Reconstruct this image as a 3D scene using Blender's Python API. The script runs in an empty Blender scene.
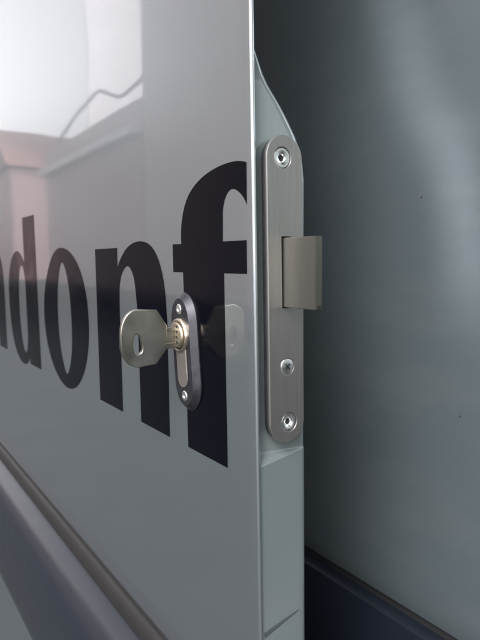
import bpy, bmesh, math, random
from mathutils import Vector, Matrix
random.seed(4)
R = math.radians
S = bpy.context.scene
Z0 = 1.10                                   # eye height of the photographer above the road

# ------------------------------------------------------------------ camera
f, P, RO, TH = 585.0, R(5.9), 0.0106, R(33.6)
F0 = Vector((-math.cos(TH), math.sin(TH), 0)); r0 = Vector((math.sin(TH), math.cos(TH), 0))
F = F0*math.cos(P) + Vector((0, 0, -math.sin(P))); u0 = r0.cross(F)
rr = r0*math.cos(RO) - u0*math.sin(RO); uu = u0*math.cos(RO) + r0*math.sin(RO)
cd = bpy.data.cameras.new('camera'); cam = bpy.data.objects.new('camera', cd)
S.collection.objects.link(cam); S.camera = cam
M = Matrix.Identity(4)
for i in range(3):
    M[i][0] = rr[i]; M[i][1] = uu[i]; M[i][2] = -F[i]
M.translation = Vector((0.19907, -0.138, Z0))
cam.matrix_world = M
cd.sensor_fit = 'VERTICAL'; cd.sensor_height = 4.54; cd.sensor_width = 3.405
cd.lens = 4.54*f/640; cd.clip_start = 0.01; cd.clip_end = 2000
cd.dof.use_dof = True; cd.dof.focus_distance = 0.285; cd.dof.aperture_fstop = 2.4

# ------------------------------------------------------------------ light
SUN_EL, SUN_AZ = 44, 148                    # degrees; azimuth clockwise from +Y
w = bpy.data.worlds.new('World'); S.world = w; w.use_nodes = True
nt = w.node_tree; bg = nt.nodes['Background']
sky = nt.nodes.new('ShaderNodeTexSky'); sky.sky_type = 'NISHITA'; sky.sun_disc = False
sky.sun_elevation = R(SUN_EL); sky.sun_rotation = R(SUN_AZ)
sky.air_density = 1.0; sky.dust_density = 4.0; sky.ozone_density = 1.0
hs = nt.nodes.new('ShaderNodeHueSaturation'); hs.inputs['Saturation'].default_value = 0.12
nt.links.new(sky.outputs[0], hs.inputs['Color']); tn = nt.nodes.new('ShaderNodeVectorMath'); tn.operation = 'MULTIPLY'; tn.inputs[1].default_value = (1.03, .99, .985)   # faintly warm high cloud
nt.links.new(hs.outputs[0], tn.inputs[0]); nt.links.new(tn.outputs[0], bg.inputs[0])
bg.inputs[1].default_value = 0.15
sd = bpy.data.lights.new('sun', 'SUN'); sun = bpy.data.objects.new('sun', sd); S.collection.objects.link(sun)
sd.energy = 0.7; sd.angle = R(20); sd.color = (1.0, 0.955, 0.9)
a, e = R(SUN_AZ), R(SUN_EL)
sun.rotation_euler = Vector((math.sin(a)*math.cos(e), math.cos(a)*math.cos(e), math.sin(e))).to_track_quat('Z', 'Y').to_euler()
S.view_settings.view_transform = 'Standard'; S.view_settings.look = 'None'
S.view_settings.exposure = 1.5; S.view_settings.gamma = 1.0; S.view_settings.use_curve_mapping = False

# ------------------------------------------------------------------ helpers
def mat(name, col, rough=.5, metal=0., coat=0., coat_r=.03, spec=.5, bump=None, var=0., vscale=20., rvar=0., rscale=60., vcoord='Object', aniso=None):
    m = bpy.data.materials.new(name); m.use_nodes = True
    t = m.node_tree; N = t.nodes; L = t.links; b = N['Principled BSDF']
    b.inputs['Base Color'].default_value = (*col, 1); b.inputs['Roughness'].default_value = rough
    b.inputs['Metallic'].default_value = metal; b.inputs['Coat Weight'].default_value = coat
    b.inputs['Coat Roughness'].default_value = coat_r; b.inputs['Specular IOR Level'].default_value = spec
    tc = N.new('ShaderNodeTexCoord'); co = tc.outputs[vcoord]
    if aniso:
        mp = N.new('ShaderNodeMapping'); mp.inputs['Scale'].default_value = aniso
        L.new(co, mp.inputs[0]); co = mp.outputs[0]
    def noise(sc, det=4):
        n = N.new('ShaderNodeTexNoise'); n.inputs['Scale'].default_value = sc; n.inputs['Detail'].default_value = det
        L.new(co, n.inputs['Vector']); return n.outputs['Fac']
    if var:
        mr = N.new('ShaderNodeMapRange'); mr.inputs[1].default_value = .3; mr.inputs[2].default_value = .7
        mr.inputs[3].default_value = 1-var; mr.inputs[4].default_value = 1+var
        L.new(noise(vscale), mr.inputs[0])
        vm = N.new('ShaderNodeVectorMath'); vm.operation = 'SCALE'; vm.inputs[0].default_value = col
        L.new(mr.outputs[0], vm.inputs['Scale']); L.new(vm.outputs[0], b.inputs['Base Color'])
    if rvar:
        mr = N.new('ShaderNodeMapRange'); mr.inputs[1].default_value = .3; mr.inputs[2].default_value = .7
        mr.inputs[3].default_value = max(.02, rough-rvar); mr.inputs[4].default_value = rough+rvar
        L.new(noise(rscale), mr.inputs[0]); L.new(mr.outputs[0], b.inputs['Roughness'])
    last = None
    for (sc, st, di) in (bump or []):
        bp = N.new('ShaderNodeBump'); bp.inputs['Strength'].default_value = st; bp.inputs['Distance'].default_value = di
        L.new(noise(sc, 2), bp.inputs['Height'])
        if last: L.new(last, bp.inputs['Normal'])
        last = bp.outputs[0]
    if last:
        L.new(last, b.inputs['Normal'])
        if coat: L.new(last, b.inputs['Coat Normal'])
    return m

def paint(name, col, wob=1.0):
    m = mat(name, col, rough=.3, metal=.93, coat=1.0, coat_r=.02, spec=.5, var=.03, vscale=900,
            bump=[(2.2, .5, .004*wob), (11, .3, .0003*wob), (420, .06, .00005)])
    t = m.node_tree; N = t.nodes; L = t.links; b = N['Principled BSDF']
    # dust specks and smears in the clear coat gloss
    tc = N.new('ShaderNodeTexCoord')
    n = N.new('ShaderNodeTexNoise'); n.inputs['Scale'].default_value = 9; n.inputs['Detail'].default_value = 8
    mr = N.new('ShaderNodeMapRange'); mr.inputs[1].default_value = .35; mr.inputs[2].default_value = .75
    mr.inputs[3].default_value = .008; mr.inputs[4].default_value = .06
    b.inputs['Coat IOR'].default_value = 1.8
    # thin uneven dust film and wiped smears
    src0 = b.inputs['Base Color'].links[0].from_socket
    mp = N.new('ShaderNodeMapping'); mp.inputs['Rotation'].default_value = (.5, .7, .3); mp.inputs['Scale'].default_value = (1, 1, 3.2)
    n2 = N.new('ShaderNodeTexNoise'); n2.inputs['Scale'].default_value = 11; n2.inputs['Detail'].default_value = 9; n2.inputs['Roughness'].default_value = .62
    L.new(tc.outputs['Object'], mp.inputs[0]); L.new(mp.outputs[0], n2.inputs['Vector'])
    m2 = N.new('ShaderNodeMapRange'); m2.inputs[1].default_value = .45; m2.inputs[2].default_value = .8; m2.inputs[3].default_value = 0; m2.inputs[4].default_value = .075
    L.new(n2.outputs['Fac'], m2.inputs[0])
    mx0 = N.new('ShaderNodeMix'); mx0.data_type = 'RGBA'; mx0.inputs['B'].default_value = (.42, .43, .43, 1)
    L.new(m2.outputs[0], mx0.inputs['Factor']); L.new(src0, mx0.inputs['A']); L.new(mx0.outputs['Result'], b.inputs['Base Color'])
    L.new(tc.outputs['Object'], n.inputs['Vector']); L.new(n.outputs['Fac'], mr.inputs[0])
    L.new(mr.outputs[0], b.inputs['Coat Roughness'])
    # small dust specks and faint smears in the colour
    src = b.inputs['Base Color'].links[0].from_socket
    v = N.new('ShaderNodeTexNoise'); v.inputs['Scale'].default_value = 260; v.inputs['Detail'].default_value = 1
    cr = N.new('ShaderNodeMapRange'); cr.inputs[1].default_value = .79; cr.inputs[2].default_value = .83
    cr.inputs[3].default_value = 0; cr.inputs[4].default_value = .55
    L.new(tc.outputs['Object'], v.inputs['Vector']); L.new(v.outputs['Fac'], cr.inputs[0])
    mx = N.new('ShaderNodeMix'); mx.data_type = 'RGBA'; mx.inputs['B'].default_value = (.12, .12, .115, 1) if wob >= 1 else (.1, .11, .11, 1)
    L.new(cr.outputs[0], mx.inputs['Factor']); L.new(src, mx.inputs['A'])
    L.new(mx.outputs['Result'], b.inputs['Base Color'])
    return m

PAINT = paint('silver_green_paint', (.40, .455, .49))
PAINT_EDGE = paint('silver_green_paint_edge', (.15, .185, .193), .3)  # same paint as the skin, shade of the edge put into the colour
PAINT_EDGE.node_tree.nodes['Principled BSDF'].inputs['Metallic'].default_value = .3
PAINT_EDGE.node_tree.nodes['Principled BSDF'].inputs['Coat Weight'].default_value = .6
PAINT_BODY = paint('silver_green_paint_body', (.125, .160, .178), 1.0)  # same paint again, darkened for the shade behind the door
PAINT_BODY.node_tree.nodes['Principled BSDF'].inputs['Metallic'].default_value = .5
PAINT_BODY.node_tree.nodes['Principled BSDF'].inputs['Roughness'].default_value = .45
VINYL = mat('black_vinyl', (.0011, .0013, .0032), rough=.12, spec=.14, bump=[(3, .5, .006), (14, .35, .0006)], rvar=.06, rscale=40)
STEEL = mat('brushed_steel', (.385, .38, .375), rough=.44, metal=1, var=.07, vscale=1800, rvar=.0, aniso=(1, 1, .015))
BOLTM = mat('brushed_bolt_steel', (.215, .215, .195), rough=.42, metal=1, var=.05, vscale=1800, aniso=(1, 1, .03), bump=[(900, .05, .00003)])
ZINC = mat('bright_zinc', (.75, .77, .78), rough=.34, metal=1, var=.08, vscale=900, rvar=.08, rscale=700)
BRASS = mat('worn_nickel_brass', (.35, .345, .305), rough=.32, metal=1, var=.05, vscale=260, rvar=.06, rscale=90)
NICKEL = mat('nickel_cylinder', (.62, .55, .45), rough=.30, metal=1, var=.1, vscale=500, rvar=.08, rscale=600)
COPPER = mat('dull_cylinder_body', (.33, .31, .295), rough=.45, metal=.9, var=.1, vscale=400)
GUN = mat('gunmetal', (.05, .05, .06), rough=.36, metal=.75, var=.1, vscale=300, rvar=.08, rscale=300, bump=[(900, .15, .0001)])
DARK = mat('recess_shade', (.004, .004, .005), rough=.8)  # near-black stands for the shade inside gaps, sockets and slots
PLASTIC = mat('dark_moulding_plastic', (.0065, .0092, .0155), rough=.37, coat=.5, coat_r=.25, var=.03, vscale=60, rvar=.03, rscale=80, bump=[(1800, .15, .0001)])
LIPM = mat('grey_rubber_lip', (.010, .010, .0105), rough=.5, var=.1, vscale=80)
TRIM = mat('dark_inner_trim', (.022, .018, .027), rough=.7, var=.1, vscale=30)  # purple-black picked to deepen the shade in the gap behind the door
RUB = mat('black_rubber', (.012, .012, .014), rough=.6)

C = S.collection
def link(name, me, m, parent=None, smooth=True):
    o = bpy.data.objects.new(name, me); C.objects.link(o)
    me.name = name
    if m and not me.materials: me.materials.append(m)
    if parent: o.parent = parent
    if smooth:
        for p in me.polygons: p.use_smooth = True
        try: me.set_sharp_from_angle(angle=R(32))
        except Exception: pass
    return o
def thing(name, label, cat, loc=(0, 0, 0), group=None):
    o = bpy.data.objects.new(name, None); C.objects.link(o); o.location = loc
    o['label'] = label; o['category'] = cat; o.empty_display_size = .05
    if group: o['group'] = group
    return o
def frombm(name, bm, m, parent=None, smooth=True):
    bmesh.ops.recalc_face_normals(bm, faces=bm.faces[:])
    me = bpy.data.meshes.new(name); bm.to_mesh(me); bm.free()
    return link(name, me, m, parent, smooth)
def box(bm, x0, x1, y0, y1, z0, z1, bev=0):
    g = bmesh.ops.create_cube(bm, size=1)['verts']
    for v in g:
        v.co = Vector(((x0+x1)/2+v.co.x*(x1-x0), (y0+y1)/2+v.co.y*(y1-y0), (z0+z1)/2+v.co.z*(z1-z0)))
    if bev:
        es = list({e for v in g for e in v.link_edges})
        bmesh.ops.bevel(bm, geom=es, offset=bev, segments=2, affect='EDGES', profile=.5)
def grid(name, rows, m, parent=None, closed=False, smooth=True):
    n = len(rows[0]); vs = [p for r in rows for p in r]; fs = []
    for i in range(len(rows)-1):
        for j in range(n if closed else n-1):
            k = (j+1) % n
            fs.append((i*n+j, i*n+k, (i+1)*n+k, (i+1)*n+j))
    if closed:
        fs.append(tuple(range(n))[::-1]); fs.append(tuple((len(rows)-1)*n+j for j in range(n)))
    me = bpy.data.meshes.new(name); me.from_pydata(vs, [], fs); me.validate()
    return link(name, me, m, parent, smooth)
def flat(name, loops, thick, bev, m, parent, frame, seg=2):
    """plate with outline loops (mm) in plane (a,b); frame = (origin, axis_a, axis_b, axis_n); n spans -thick/2..thick/2 about origin"""
    cu = bpy.data.curves.new(name, 'CURVE'); cu.dimensions = '2D'; cu.fill_mode = 'BOTH'
    for lp in loops:
        s = cu.splines.new('POLY'); s.points.add(len(lp)-1); s.use_cyclic_u = True
        for p, q in zip(s.points, lp): p.co = (q[0]/1000, q[1]/1000, 0, 1)
    cu.extrude = max(thick/2-bev, 0)/1000; cu.bevel_depth = bev/1000; cu.bevel_resolution = seg-1
    cu.offset = -bev/1000
    ob = bpy.data.objects.new('tmp', cu); C.objects.link(ob)
    me = bpy.data.meshes.new_from_object(ob, depsgraph=bpy.context.evaluated_depsgraph_get())
    bpy.data.objects.remove(ob); bpy.data.curves.remove(cu)
    O, A, B, Nn = [Vector(v) for v in frame]
    for v in me.vertices: v.co = O + A*v.co.x + B*v.co.y + Nn*v.co.z
    me.materials.clear()
    bm = bmesh.new(); bm.from_mesh(me); bmesh.ops.remove_doubles(bm, verts=bm.verts[:], dist=1e-6)
    bpy.data.meshes.remove(me)
    o = frombm(name, bm, m, parent)
    for p in o.data.polygons:
        if abs(p.normal.dot(Nn)) > .995: p.use_smooth = False
    return o
def circle(cx, cy, r, n=40, ry=None, rev=False):
    ry = ry or r
    return [(cx+r*math.cos(2*math.pi*i/n), cy+ry*math.sin(2*math.pi*i/n)) for i in range(n)]
def stadium(cx, z0, z1, hw, rend=None, n=18, rot=0.):
    """vertical stadium; rend = vertical radius of the round ends"""
    re = rend or hw; pts = []
    for i in range(n+1): t = math.pi*i/n; pts.append((cx+hw*math.cos(t), z1-re+re*math.sin(t)))
    for i in range(n+1): t = math.pi+math.pi*i/n; pts.append((cx+hw*math.cos(t), z0+re+re*math.sin(t)))
    if rot:
        cy = (z0+z1)/2; c, s = math.cos(rot), math.sin(rot)
        pts = [(cx+(x-cx)*c-(y-cy)*s, cy+(x-cx)*s+(y-cy)*c) for x, y in pts]
    return pts
def smooth_loop(pts, k=8):
    """pts: (x,y) smooth or (x,y,1) corner; Catmull-Rom through them, straight into corners"""
    n = len(pts); out = []
    def tan(i):
        p0, p2 = pts[(i-1) % n], pts[(i+1) % n]
        return ((p2[0]-p0[0])*.5, (p2[1]-p0[1])*.5)
    for i in range(n):
        a, b = pts[i], pts[(i+1) % n]
        ca, cb = len(a) > 2, len(b) > 2
        out.append((a[0], a[1]))
        if ca and cb: continue
        d = (b[0]-a[0], b[1]-a[1])
        ta = tan(i) if not ca else None; tb = tan((i+1) % n) if not cb else None
        L = math.hypot(*d)
        if ta: s = L/max(1e-6, math.hypot(*ta)); ta = (ta[0]*s, ta[1]*s)
        if tb: s = L/max(1e-6, math.hypot(*tb)); tb = (tb[0]*s, tb[1]*s)
        if ta is None: ta = (2*d[0]-tb[0], 2*d[1]-tb[1])
        if tb is None: tb = (2*d[0]-ta[0], 2*d[1]-ta[1])
        for j in range(1, k):
            t = j/k; h1 = 2*t**3-3*t*t+1; h2 = t**3-2*t*t+t; h3 = -2*t**3+3*t*t; h4 = t**3-t*t
            out.append((h1*a[0]+h2*ta[0]+h3*b[0]+h4*tb[0], h1*a[1]+h2*ta[1]+h3*b[1]+h4*tb[1]))
    return out
def lathe(name, prof, m, parent, frame, n=40, rot=0):
    """prof: (r, h) mm from centre out or closed; axis = frame n"""
    O, A, B, Nn = [Vector(v) for v in frame]; bm = bmesh.new(); rings = []
    for r, h in prof:
        if r < 1e-6: rings.append([bm.verts.new(O+Nn*h/1000)])
        else: rings.append([bm.verts.new(O+(A*math.cos(2*math.pi*i/n+rot)+B*math.sin(2*math.pi*i/n+rot))*r/1000+Nn*h/1000) for i in range(n)])
    for p, q in zip(rings, rings[1:]):
        for i in range(n):
            j = (i+1) % n
            if len(p) == 1: bm.faces.new((p[0], q[i], q[j]))
            elif len(q) == 1: bm.faces.new((p[i], q[0], p[j]))
            else: bm.faces.new((p[i], q[i], q[j], p[j]))
    return frombm(name, bm, m, parent)
def sst(t): t = max(0., min(1., t)); return t*t*(3-2*t)
def XE(z): return (0.9-(z-101)*.0132)/1000 if z < 140 else .0004      # the door's edge leans a little; z in mm
def lerp(tab, z):
    if z >= tab[0][0]: return tab[0][1]
    for (z0, v0), (z1, v1) in zip(tab, tab[1:]):
        if z >= z1:
            t = (z0-z)/(z0-z1); return v0+(v1-v0)*t
    return tab[-1][1]

# ------------------------------------------------------------------ setting: road and street seen mirrored in the paint
ASPH = mat('asphalt', (.022, .028, .031), rough=.85, var=.25, vscale=3, bump=[(60, .5, .01)])
gnd = grid('road', [[(x, y, 0) for x in (-600, -60, 0, 60, 600)] for y in (-600, -60, 0, 60, 600)], ASPH); gnd['kind'] = 'structure'
PAVE = mat('paving', (.03, .038, .041), rough=.8, var=.15, vscale=2)
bm = bmesh.new(); box(bm, -60, 30, -8.0, -5.2, -.1, .12, .01)
pv = frombm('pavement', bm, PAVE); pv['kind'] = 'structure'

def facade(name, label, x0, x1, y0, y1, h, col, wins, roofcol=None, gable=0, band=None):
    t = thing(name, label, 'building', (x0, y1, 0))
    mm = mat(name+'_render', col, rough=.85, var=.06, vscale=.8)
    bm = bmesh.new(); box(bm, 0, x1-x0, y0-y1, 0, .002, h)
    frombm('wall', bm, mm, t, False)
    gm = mat(name+'_glass', (.05, .055, .065), rough=.12)
    fm = mat(name+'_frame', (.6, .6, .6), rough=.5)
    for (wx, wz, ww, wh) in wins:
        bm = bmesh.new()
        for (a0, a1, b0, b1) in ((0, ww, 0, .08), (0, ww, wh-.08, wh), (0, .08, .08, wh-.08), (ww-.08, ww, .08, wh-.08), (ww/2-.04, ww/2+.04, .08, wh-.08)):
            box(bm, wx+a0, wx+a1, .0, .09, wz+b0, wz+b1)
        fr = frombm('window', bm, fm, t, False)
        bm = bmesh.new(); box(bm, wx+.08, wx+ww-.08, .0, .03, wz+.08, wz+wh-.08)
        g = frombm('pane', bm, gm, fr, False)
    if band:
        bm = bmesh.new(); box(bm, -.1, x1-x0-.003, .0, .35, band[0], band[1])
        frombm('fascia', bm, mat(name+'_fascia', (.75, .75, .76), rough=.6), t, False)
    if gable:
        W = x1-x0; D = y0-y1; o = .3
        vs = [(-o, o, h-.02), (W+o, o, h-.02), (W+o, D-o, h-.02), (-o, D-o, h-.02), (-o, D/2, h+gable), (W+o, D/2, h+gable)]
        if roofcol[3]:
            vs = [(-o, o, h-.02), (W+o, o, h-.02), (W+o, D-o, h-.02), (-o, D-o, h-.02), (W/2, o, h+gable), (W/2, D-o, h+gable)]
            fs = [(0, 1, 4), (2, 3, 5), (1, 2, 5, 4), (3, 0, 4, 5), (3, 2, 1, 0)]
        else: fs = [(0, 1, 5, 4), (2, 3, 4, 5), (1, 2, 5), (3, 0, 4), (3, 2, 1, 0)]
        me = bpy.data.meshes.new('roof'); me.from_pydata(vs, [], fs)
        link('roof', me, mat(name+'_roof', roofcol[:3], rough=.8, var=.15, vscale=4), t, False)
    return t
wins = [(1.2+i*2.6, 1.2+k*3.1, 1.3, 1.6) for i in range(4) for k in range(4)]
facade('terrace_building', 'tall grey rendered building across the street, mirrored as the dull right half of the door', -17.6, -6, -20, -8.0, 13.5, (.56, .49, .47), [])
facade('shop_building', 'low rose grey building with a white fascia band beside the tall one', -29, -17.7, -16, -8.0, 6.3, (.47, .385, .385),
       [], band=(5.2, 5.45))
facade('gabled_house', 'pink gabled house farther up the street behind the low building', -47, -38, -22, -8.6, 7.0, (.42, .30, .30),
       [(1.2, 3.6, 1.3, 1.5), (4.2, 3.6, 1.3, 1.5)], (.22, .12, .11, True), 3.0)
facade('white_tower_block', 'tall thin white rendered slab rising pale behind the low building', -37.7, -37.5, -40, -13.3, 34, (.9, .87, .9), [])

cpts = [(-39.4, -11.9, 7.9), (-38.0, -12, 8.45), (-36.1, -12, 8.91), (-33.7, -12, 9.27), (-32.1, -12, 9.38), (-30.3, -12, 8.76), (-29, -12, 8.35), (-27.7, -12, 8.39), (-26.6, -12, 8.5), (-25.8, -12, 8.75), (-22, -12, 9.7), (-17.6, -12, 11.4)]
cu = bpy.data.curves.new('overhead_cable', 'CURVE'); cu.dimensions = '3D'; sp = cu.splines.new('POLY')
fine = []
for i in range(len(cpts)-1):
    p0, p1, p2, p3 = [Vector(cpts[max(0, min(len(cpts)-1, i+j))]) for j in (-1, 0, 1, 2)]
    for k in range(5):
        t = k/5; fine.append(.5*((2*p1)+(p2-p0)*t+(2*p0-5*p1+4*p2-p3)*t*t+(3*p1-p0-3*p2+p3)*t**3))
fine.append(Vector(cpts[-1])); sp.points.add(len(fine)-1)
for p, q in zip(sp.points, fine): p.co = (q.x, q.y, q.z+Z0, 1)
cu.bevel_depth = .10; cu.bevel_resolution = 2
tmp = bpy.data.objects.new('tmp', cu); C.objects.link(tmp)
me = bpy.data.meshes.new_from_object(tmp, depsgraph=bpy.context.evaluated_depsgraph_get()); bpy.data.objects.remove(tmp)
o = link('overhead_cable', me, mat('cable_sheath', (.12, .11, .13), .6))
me.materials.clear(); me.materials.append(bpy.data.materials['cable_sheath'])
o['label'] = 'slack dark cable bundle sagging across the bright reflected sky'; o['category'] = 'cable'

# ------------------------------------------------------------------ van body behind the door
van = thing('van', 'grey green van side in the shade behind the open sliding door', 'van', (0, .138, Z0))
light_edge = [(-90, 175), (-80, 152), (-68, 130), (-44, 86), (-21.5, 52), (-13, 25), (-9, -10), (-8, -60)]  # outline of a shadow edge, put into the panel's shape as a step
def cdist(x, z):
    best = 1e9; sg = 1
    for (x0, z0), (x1, z1) in zip(light_edge, light_edge[1:]):
        dx, dz = x1-x0, z1-z0; t = max(0, min(1, ((x-x0)*dx+(z-z0)*dz)/(dx*dx+dz*dz)))
        px, pz = x0+dx*t, z0+dz*t; d = math.hypot(x-px, z-pz)
        if d < best: best = d; sg = 1 if ((z-pz)*(-dx)*-1+(x-px)*(-dz)) > 0 else -1
    return best*sg
def body_y(x, z):
    fade = sst((z+60)/70)
    y = .0000020*((x+60)**2)*.25*.001*0
    s = cdist(x, z)
    dep = 8.0*sst((s+12)/42)*fade  # step tilts the panel to imitate the lit side of that edge
    tum = (.0015*max(0, z-35)**2 + .00016*max(0, 20-z)**2) if z < 120 else .0014*85**2+.238*(z-120)  # leans shaped for a lighter top and a darker bottom
    return (dep + tum - 0.000012*(z-60)**2*(1 if z > 60 else .4)*0)/1000
xs = [-1600, -1200, -900, -700, -500, -400, -300, -260]+list(range(-240, 91, 6))+[96]
zs = [-229, -227, -221, -211]+list(range(-192, 300, 8))+[320, 360, 420, 500, 600, 700, 790]
rows = []
for z in zs:
    row = []
    for x in xs:
        y = body_y(x, z)
        if z <= -221: y += {-229: .006, -227: .0022, -221: .0006}[z]
        row.append((x/1000, y, z/1000))
    row += [(.0985, row[-1][1]+.0008, z/1000), (.1002, row[-1][1]+.0026, z/1000), (.101, row[-1][1]+.008, z/1000), (.101, row[-1][1]+.05, z/1000)]
    rows.append(row)
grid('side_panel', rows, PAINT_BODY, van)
for (x, z, r_) in ((-26.6, 34.5, .6), (1.5, -88, .5)):
    bm = bmesh.new(); y_ = body_y(x, z); vv = [bm.verts.new((x/1000+r_/1000*math.cos(i*.9)*random.uniform(.6, 1.2), y_-.00022, z/1000+r_/1000*math.sin(i*.9)*random.uniform(.6, 1.3))) for i in range(7)]
    c_ = bm.verts.new((x/1000, y_-.0004, z/1000)); [bm.faces.new((vv[i], vv[(i+1) % 7], c_)) for i in range(7)]
    frombm('dirt_speck', bm, RUB, van, False)
# unseen rail added to keep skylight out of the gap behind the door
bm = bmesh.new(); box(bm, -1.6, 2.2, -.125, .35, .79, .86, .012)
frombm('gap_shade_rail', bm, PAINT_BODY, van)
# dark joint and lower moulding
bm = bmesh.new(); box(bm, -1.6, .095, .015, .04, -.250, -.220); frombm('joint_seal', bm, RUB, van, False)
prof = [(.006, -227), (-.001, -227.4), (-.0035, -229), (-.0055, -235), (-.011, -250), (-.015, -285), (-.015, -320), (-.010, -350), (.004, -362), (.02, -362)]
grid('side_moulding', [[(x, y+.009, (z-7)/1000) for y, z in prof] for x in (-1.6, -.8, -.4, 0, .095)], PLASTIC, van)
prof = [(.02, -371), (.012, -377), (.012, -600), (.02, -680), (.15, -690)]
grid('sill', [[(x, y, z/1000) for y, z in prof] for x in (-1.6, -.8, 0, 1.6)], PAINT_BODY, van)
# unseen cargo opening, bulkhead and cab, shaped for the faceplate's dark and bright reflections
bm = bmesh.new()
box(bm, -1.5, 1.2, 1.55, 1.58, -.36, .80); box(bm, -1.5, -1.47, .3, 1.55, -.36, .80); box(bm, 1.17, 1.2, .16, 1.55, -.36, .0); box(bm, -1.5, 1.2, .16, 1.58, .80, .83)
frombm('cargo_lining', bm, TRIM, van, False)
bm = bmesh.new(); box(bm, -1.5, 1.2, .11, 1.58, -.40, -.365); frombm('cargo_floor', bm, RUB, van, False)
bm = bmesh.new()
for b_ in ((1.2, 2.2, .12, .18, -.36, .05), (1.2, 1.3, .12, .18, .05, .79), (2.1, 2.2, .12, .18, .05, .79), (1.2, 2.2, 1.52, 1.58, -.36, .05), (1.2, 1.3, 1.52, 1.58, .05, .79),
           (2.1, 2.2, 1.52, 1.58, .05, .79), (2.2, 2.9, .15, 1.55, -.36, -.05), (1.2, 2.2, .15, 1.55, .80, .86)): box(bm, *b_, .004)
frombm('cab_shell', bm, PAINT_BODY, van)
GL = bpy.data.materials.new('window_glass'); GL.use_nodes = True; t_ = GL.node_tree; t_.nodes.clear()
o_ = t_.nodes.new('ShaderNodeOutputMaterial'); m_ = t_.nodes.new('ShaderNodeMixShader'); a_ = t_.nodes.new('ShaderNodeBsdfTransparent'); g_ = t_.nodes.new('ShaderNodeBsdfGlossy')
a_.inputs[0].default_value = (.8, .85, .83, 1); g_.inputs['Roughness'].default_value = .02; m_.inputs[0].default_value = .1
t_.links.new(a_.outputs[0], m_.inputs[1]); t_.links.new(g_.outputs[0], m_.inputs[2]); t_.links.new(m_.outputs[0], o_.inputs[0])
for b_ in ((1.3, 2.1, .148, .152, .05, .79), (1.3, 2.1, 1.548, 1.552, .05, .79), (2.195, 2.199, .19, 1.51, -.04, .79)):  # added to let daylight onto the faceplate's upper end
    bm = bmesh.new(); box(bm, *b_); frombm('cab_window', bm, GL, van, False)
# wheel under the rear of the body
wh = Vector((-1.05, .06, -Z0+.34))
pr = [(0, -30), (60, -34), (95, -20), (200, -12), (215, -26), (225, -28)]
fr = (wh, (1, 0, 0), (0, 0, 1), (0, -1, 0))
wheel = lathe('wheel', [(225, 20), (240, 26), (300, 24), (330, 10), (338, -20), (338, -150), (300, -180), (0, -180)], RUB, van, fr, 48)
lathe('rim', [(0, 12), (60, 16), (80, 2), (190, -8), (212, 14), (226, 20)], mat('rim_steel', (.3, .3, .31), .4, .8), wheel, fr, 48)

# ------------------------------------------------------------------ sliding door
door = thing('sliding_door', 'open silver grey van sliding door with black lettering and a lock in its edge', 'sliding door', (0, 0, Z0))
# outer skin with rolled hem
zl = [-720, -600, -480, -420, -380, -330, -280, -240, -200]+list(range(-190, 200, 10))+[220, 260, 320, 420, 560, 700]
rows = []
for z in zl:
    e = XE(z); tum = -.00
    bow = 0.0
    row = [(x, bow+.0, z/1000) for x in (-1.05, -.9, -.7, -.5, -.35, -.25, -.18, -.12, -.08, -.05, -.03, -.018, -.010, -.006)]
    for i in range(0, 11):
        t = math.pi*i/10; r = .00105
        row.append((e-r+r*math.sin(t), r-r*math.cos(t), z/1000))
    row += [(e-.006, .0021, z/1000), (e-.010, .0021, z/1000)]
    rows.append(row)
grid('outer_skin', rows, PAINT, door)

# pressed edge panel (shut face) with swept top and rolled inner corner
SIL = [(95, 1.6), (92, 2.8), (86.5, 5.6), (80, 9.0), (71.7, 13.4), (64.5, 18.5), (60, 21.3), (55.5, 23.8), (51.8, 25.8), (46.7, 27.8), (40.5, 29.2), (33.9, 29.8), (8, 29.5), (-80, 28.5), (-178, 28.0), (-800, 28.0)]
zl = [-720, -500, -300, -200]+list(range(-190, -95, 8))+[x*.5-95 for x in range(0, 36)]+list(range(-74, 30, 6))+[x*2.0+30 for x in range(0, 28)]+[86, 88, 91, 94, 97, 100, 120, 200, 400, 700]
rows = []
for z in sorted(set(zl)):
    yi = lerp(SIL, z); yi = max(yi, 2.6)
    rc = min(4.0, (yi-2.2)*.45); e = XE(z)*1000
    def face_x(y):
        k = max(0, 1-(y-3)/24.0)*.92                       # pocket deepest beside the hem
        zc = -83.4
        wd = .5+4.6*max(0, (27-y)/25)
        s = sst((z-(zc-wd))/wd)                     # 0 below the ledge, 1 above it
        base = -1.0
        up = sst((z-30)/55)*2.0*sst((yi-y)/12+.2)*0
        return e+base-4.6*k*s-up
    row = []
    ys = [2.15+(yi-rc-2.15)*i/9 for i in range(10)]
    for y in ys: row.append((face_x(y), y))
    xc = face_x(yi-rc)
    for i in range(1, 7):
        t = math.pi/2*i/6; row.append((xc-rc*(1-math.cos(t)), yi-rc+rc*math.sin(t)))
    row += [(xc-rc-6, yi+.02), (xc-rc-14, yi+.02)]
    rows.append([(x/1000, y/1000, z/1000) for x, y in row])
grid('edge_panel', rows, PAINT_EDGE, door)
# inner trim panel closing the door's inner side, dark to deepen the gap's shade
rows = []
for z in sorted(set(zl)):
    yi = max(lerp(SIL, z), 2.6)/1000
    rows.append([(-.0185, max(yi-.004, .0023), z/1000), (-.022, yi+.0008, z/1000), (-.4, yi+.001, z/1000), (-1.04, yi+.001, z/1000), (-1.048, .002, z/1000)])
grid('inner_panel', rows, TRIM, door)

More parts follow.
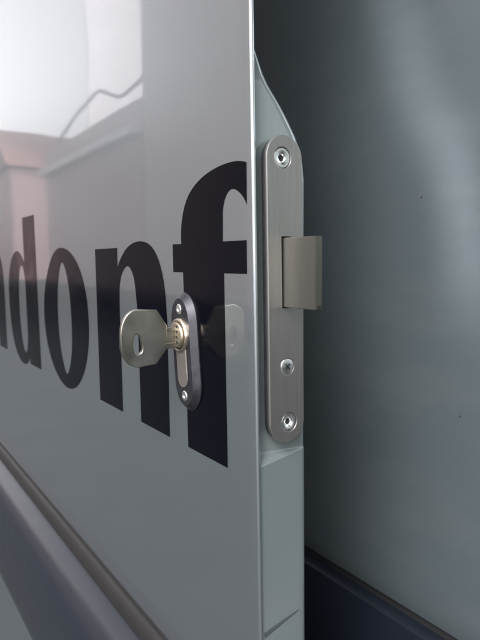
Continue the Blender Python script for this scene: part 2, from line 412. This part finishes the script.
# black scuff line on the lower edge panel
p0, p1 = Vector((XE(-164)-.0010, .0030, -.1646)), Vector((XE(-160)-.0010, .0225, -.1592))
d = (p1-p0); n_ = Vector((0, -d.z, d.y)).normalized()
vs = []; K = 14
for i in range(K+1):
    t = i/K; wdt = (.0011*(1-t)+.0004) ; c = p0+d*t+n_*.00015*math.sin(t*3)
    vs += [c-n_*wdt+Vector((.00001, 0, 0)), c+Vector((.00014, 0, 0)), c+n_*wdt+Vector((.00001, 0, 0))]
fs = [(3*i+j, 3*i+j+1, 3*i+4+j, 3*i+3+j) for i in range(K) for j in (0, 1)]
me = bpy.data.meshes.new('scuff_mark'); me.from_pydata(vs, [], fs)
o = link('scuff_mark', me, mat('dark_scuff', (.045, .055, .058), .6), door); o['label'] = 'short dark slanting scuff line on the door edge'

# side moulding on the door
lip = [(-.0002, -218.6), (-.0022, -219.2), (-.0040, -221), (-.0052, -225), (-.0058, -229), (-.0058, -233)]
prof = [(-.002, -229.0), (-.0075, -229.6), (-.0145, -231.5), (-.0200, -235), (-.0240, -240.5), (-.0268, -248), (-.0285, -258), (-.0294, -272), (-.0297, -292), (-.029, -314), (-.0255, -330), (-.018, -343), (-.006, -351), (.0005, -353)]
def strip(name, prof, m, x0=-1.04, x1=-.006):
    X = [x0, x0+.004, -.8, -.6, -.45, -.3, -.2, -.12, -.06, x1-.004, x1]
    return grid(name, [[(x, y*(.6 if i in (0, len(X)-1) else 1), z/1000) for y, z in prof] for i, x in enumerate(X)], m, door)
strip('moulding_lip', lip, LIPM); strip('side_moulding', prof, PLASTIC)
bm = bmesh.new(); box(bm, -1.035, -.008, -.0006, -.0001, -.2186, -.2158)
frombm('moulding_joint', bm, DARK, door, False)

# ------------------------------------------------------------------ lettering:  n d o n f   (vinyl, mm in the skin plane)
def shift(pts, dx, sx=1, x0=0):
    return [((p[0]-x0)*sx+x0+dx, p[1]) + ((1,) if len(p) > 2 else ()) for p in pts]
n_shape = [(-183, 7.9, 1), (-144.4, 7.9, 1), (-144.6, -5.0, 1), (-139, 1.4), (-127, 8.2), (-111, 10.9), (-96, 8.0), (-86, -.5), (-80.5, -13), (-78.2, -30), (-78, -45, 1), (-78, -94.7, 1),
           (-115, -94.7, 1), (-116, -32, 1), (-117.5, -20), (-120.5, -9), (-127.5, -3.4), (-136, -6.2), (-141.5, -14), (-143, -28), (-143, -45, 1), (-143, -94.7, 1), (-183, -94.7, 1)]
n2 = shift(n_shape, -389)
d_out = [(-375.5, 41, 1), (-334.5, 41, 1), (-332, -96.5, 1), (-369, -96.5, 1), (-371.5, -91, 1), (-378, -96.5), (-390, -99.8), (-406, -98.5), (-424, -90), (-438, -73), (-444.5, -48), (-444, -22), (-434, -4), (-420, 6.5), (-404, 10.5), (-389, 7.5), (-375.5, -1.5, 1)]
d_in = [(-375, -22, 1), (-379, -8), (-387, -3.4), (-396, -9), (-401.5, -26), (-402.5, -48), (-399.5, -68), (-393, -82), (-385.5, -87.5), (-378, -82), (-374, -68, 1)]
o_out = [(-258, 10.6), (-278, 7), (-296, -6), (-309, -24), (-314, -45), (-310, -65), (-298, -82), (-280, -94), (-257, -99.4), (-234, -95), (-215, -81), (-204, -62), (-201, -43), (-204, -24), (-216, -6), (-235, 6)]
o_in = [(-258, -1.0), (-266, -8), (-272, -24), (-274, -45), (-271, -66), (-264, -81), (-256, -88.2), (-247, -80), (-241, -65), (-239.5, -45), (-242, -24), (-249, -7)]
XR = -2.6
f_shape = [(XR, 39.6, 1), (-13, 41.2), (-28, 40.2), (-42, 36.6), (-53, 30), (-59, 20), (-60.2, 8.0, 1), (-69.6, 8.0, 1), (-69.6, -6.0, 1), (-59, -6.0, 1), (-57.2, -94.6, 1), (-20, -94.6, 1), (-21, -6.0, 1),
           (XR-.4, -6.0, 1), (XR-.4, 8.0, 1), (-21.6, 8.0, 1), (-21.4, 18, 1), (-19.6, 26), (-14.6, 29.8), (-8, 28), (XR, 22.6, 1)]
fr = ((0, -.00010, 0), (1, 0, 0), (0, 0, 1), (0, -1, 0))
for (lo, lab) in (([n2], 'black letter n at the far left'), ([d_out, d_in], 'black letter d'), ([o_out, o_in], 'black letter o'), ([n_shape], 'black letter n behind the key'), ([f_shape], 'large black letter f running off the door edge')):
    o = flat('letter', [smooth_loop(l) for l in lo], .12, 0, VINYL, door, fr); o['label'] = lab

# ------------------------------------------------------------------ escutcheon and cylinder on the outer skin
ex, ez, tilt = -55.6, -45.3, R(5.8)
fr = ((0, .0002, 0), (1, 0, 0), (0, 0, 1), (0, -1, 0))
tl = tilt
E_out = stadium(ex, ez-29.6, ez+29.6, 11.8, 14.5, rot=tl)
esc = flat('escutcheon', [E_out], 7.6, 2.9, GUN, door, fr, 1)
esc['label'] = 'dark gunmetal oval lock escutcheon'
c_, s_ = math.cos(tl), math.sin(tl)
def ep(dx, dz): return ex+dx*c_-dz*s_, ez+dx*s_+dz*c_
def screw(x, z, y, r, parent, name='screw', m=ZINC, ax='Y', slot='hole'):
    if ax == 'Y': fr = ((x/1000, y, z/1000), (1, 0, 0), (0, 0, 1), (0, -1, 0))
    else: fr = ((x, y/1000, z/1000), (0, 1, 0), (0, 0, 1), (1, 0, 0))
    return fr
for dz in (21.3, -21.8):
    x, z = ep(0, dz); fr = ((x/1000, -.0036, z/1000), (1, 0, 0), (0, 0, 1), (0, -1, 0))
    lathe('screw_recess', [(0, .06), (3.1, .06), (3.25, .02), (3.3, -.5)], DARK, esc, fr, 32)
    sc = lathe('screw', [(0, .1), (.9, .1), (1.15, .5), (2.2, .42), (2.6, .1), (2.7, -.3)], ZINC, esc, fr, 32)
    # fine hex socket rim
cyl = None
px_, pz_ = ep(0, 8.4)
# cylinder body in its slot
lo = ep(0, -17.0)
body_pts = stadium(0, -17.6, 8, 4.9, rot=0)
body_pts = [ep(x, z) for x, z in body_pts]
lathe('cylinder_slot', [(0, 0), (.01, 0)], DARK, door, ((0, .01, 0), (1, 0, 0), (0, 0, 1), (0, -1, 0)), 3) if False else None
cb = flat('lock_cylinder', [body_pts], 3.0, .25, COPPER, door, ((0, -.0028, 0), (1, 0, 0), (0, 0, 1), (0, -1, 0)))
rim_pts = [ep(x, z) for x, z in stadium(0, -18.3, 8, 5.6)]
flat('cylinder_gap', [rim_pts], .3, 0, DARK, esc, ((0, -.00362, 0), (1, 0, 0), (0, 0, 1), (0, -1, 0)))
fr = ((px_/1000, -.0036, pz_/1000), (1, 0, 0), (0, 0, 1), (0, -1, 0))
lathe('collar', [(8.6, -1), (8.6, .9), (8.35, 1.5), (7.9, 1.9), (7.3, 2.0), (6.9, 1.75), (6.8, 1.1), (6.8, -1)], NICKEL, cb, fr, 56)
plug = lathe('plug', [(6.6, -1), (6.6, 2.5), (6.25, 3.0), (5.6, 3.25), (0, 3.3)], NICKEL, cb, fr, 56)
bm = bmesh.new()
for k in range(5):
    zz = pz_+4.6-k*2.55; box(bm, (px_+1.45)/1000, (px_+2.9)/1000, -.00705, -.0050, (zz-.62)/1000, (zz+.62)/1000, .0002)
frombm('keyway_notches', bm, DARK, cb, False)

# ------------------------------------------------------------------ key in the cylinder (plane X = const, mm (y, z))
KX = px_-0.2
key = thing('key', 'flat worn brass key with an octagonal holed bow stuck in the door lock', 'key', (KX/1000, -.008, Z0+pz_/1000))
def kl(y, z): return (-(y+8.0), z-pz_)
bow = [(-35.4, -37.0), (-34.6, -30.0), (-31.9, -25.2), (-27.6, -22.8, 1), (-16.4, -23.6, 1), (-11.4, -31.6, 1), (-11.3, -42.2, 1), (-17.6, -49.9, 1), (-27.0, -50.6, 1), (-32.0, -48.0), (-34.8, -43.0)]
hole = [(-27.8, -34.6), (-25.8, -35.4), (-24.6, -39.8), (-24.8, -43.0), (-26.6, -44.2), (-28.4, -43.0), (-29.2, -39.6), (-28.9, -37.2)]
fr = ((0, 0, 0), (0, -1, 0), (0, 0, 1), (1, 0, 0))
flat('bow', [smooth_loop([kl(p[0], p[1])+tuple(p[2:]) for p in bow], 6), smooth_loop([kl(*p) for p in hole], 5)], 2.3, .42, BRASS, key, fr, 3)
bladep = [(-11.7, -32.6), (-3, -32.6), (-3, -43.0), (-11.7, -43.0)]
flat('blade', [[kl(*p) for p in bladep]], 1.9, .15, BRASS, key, fr)
bm = bmesh.new()
for (za, zb) in ((-34.2, -33.4), (-41.0, -40.2)):
    box(bm, .0009, .00122, .0035-.008+.0012, .0046, (za-pz_)/1000, (zb-pz_)/1000, .0001)
for v in bm.verts: v.co.y = -v.co.y-.0003
frombm('groove_ridge', bm, BRASS, key, False)

# ------------------------------------------------------------------ faceplate on the door edge
ang = math.atan(.0132)
An = Vector((math.cos(ang), 0, math.sin(ang))); Bz = Vector((-math.sin(ang), 0, math.cos(ang)))
def pf(zmm, h):  # point on the plate's face line
    return Vector((XE(zmm)+h/1000, 0, zmm/1000))
zc = -14.0
def pframe(h): 
    o = pf(zc, h) - Bz*(zc/1000)
    return (o, (0, 1, 0), Bz, An)
out = stadium(14.0, -78.4, 50.6, 9.15, 9.15, n=24)
h1 = circle(13.0, 41.4, 4.35); h2 = circle(14.3, -45.4, 3.6); h3 = circle(15.0, -69.6, 4.2)
slot = [(12.0, 9.3), (17.2, 9.3), (17.2, -20.6), (12.0, -20.6)]
back = flat('faceplate_backing', [stadium(14.1, -78.1, 50.2, 9.3, 9.3, n=24)], 1.6, .1, GUN, door, pframe(.0))
fp = flat('faceplate', [out, h1, h2, h3, slot], 2.0, .22, STEEL, door, pframe(2.0))
fp['label'] = 'long brushed steel lock faceplate with rounded ends'
def inner(name, y, z, prof, m, n=36, par=None):
    o = pf(z, 0); return lathe(name, prof, m, par or fp, ((o.x, y/1000, z/1000), (0, 1, 0), Bz, An), n)
for (y, z, r) in ((13.0, 41.4, 4.2), (15.0, -69.6, 4.05)):
    s = inner('screw', y, z, [(r, 1.0), (r, 2.2), (r-.35, 2.65), (r-.9, 2.7), (1.75, 2.25), (1.45, 1.9), (1.3, 1.2), (0, 1.1)], ZINC)
    inner('screw_socket', y, z, [(1.32, 1.5), (0, 1.45)], DARK, 6)
y, z, r = 14.3, -45.4, 3.5
inner('screw', y, z, [(r, 1.0), (r, 2.5), (r-.3, 2.9), (r-.9, 3.1), (0, 3.15)], ZINC)['label'] = 'smaller cross recess screw'
o = pf(z, 0)
for k in range(2):
    bm = bmesh.new(); box(bm, -.0004, .00016, -.0016, .0016, -.00032, .00032)
    g = frombm('cross_slot', bm, DARK, fp, False)
    g.matrix_local = Matrix.Translation(Vector((o.x+.00313, y/1000, z/1000))) @ Matrix.Rotation(ang*-1, 4, 'Y') @ Matrix.Rotation(R(40+90*k), 4, 'X')

# latch bolt
bm = bmesh.new()
x0 = XE(-5)+.0005; x1 = .0252
box(bm, x0, x1, .0126, .0167, -.0201, .0088)
es = [e for e in bm.edges if (abs(e.verts[0].co.x-x1) < 1e-6 and abs(e.verts[1].co.x-x1) < 1e-6) or abs(e.verts[0].co.z-e.verts[1].co.z) < 1e-6]
bmesh.ops.bevel(bm, geom=es, offset=.00035, segments=2, affect='EDGES')
bolt = frombm('latch_bolt', bm, BOLTM, door); bolt['label'] = 'flat brushed steel latch bolt standing out of the faceplate'
bm = bmesh.new(); box(bm, x1-.0012, x1+.00006, .0144, .0160, -.0202, -.0184)
frombm('bolt_notch', bm, DARK, bolt, False)
bm = bmesh.new(); box(bm, .0, .0035, .0119, .01725, -.0207, .0094)
frombm('bolt_recess', bm, DARK, fp, False)

# ------------------------------------------------------------------ render settings
S.render.engine = 'CYCLES'; S.cycles.samples = 128
S.render.resolution_x = 768; S.render.resolution_y = 1024
S.cycles.use_denoising = True
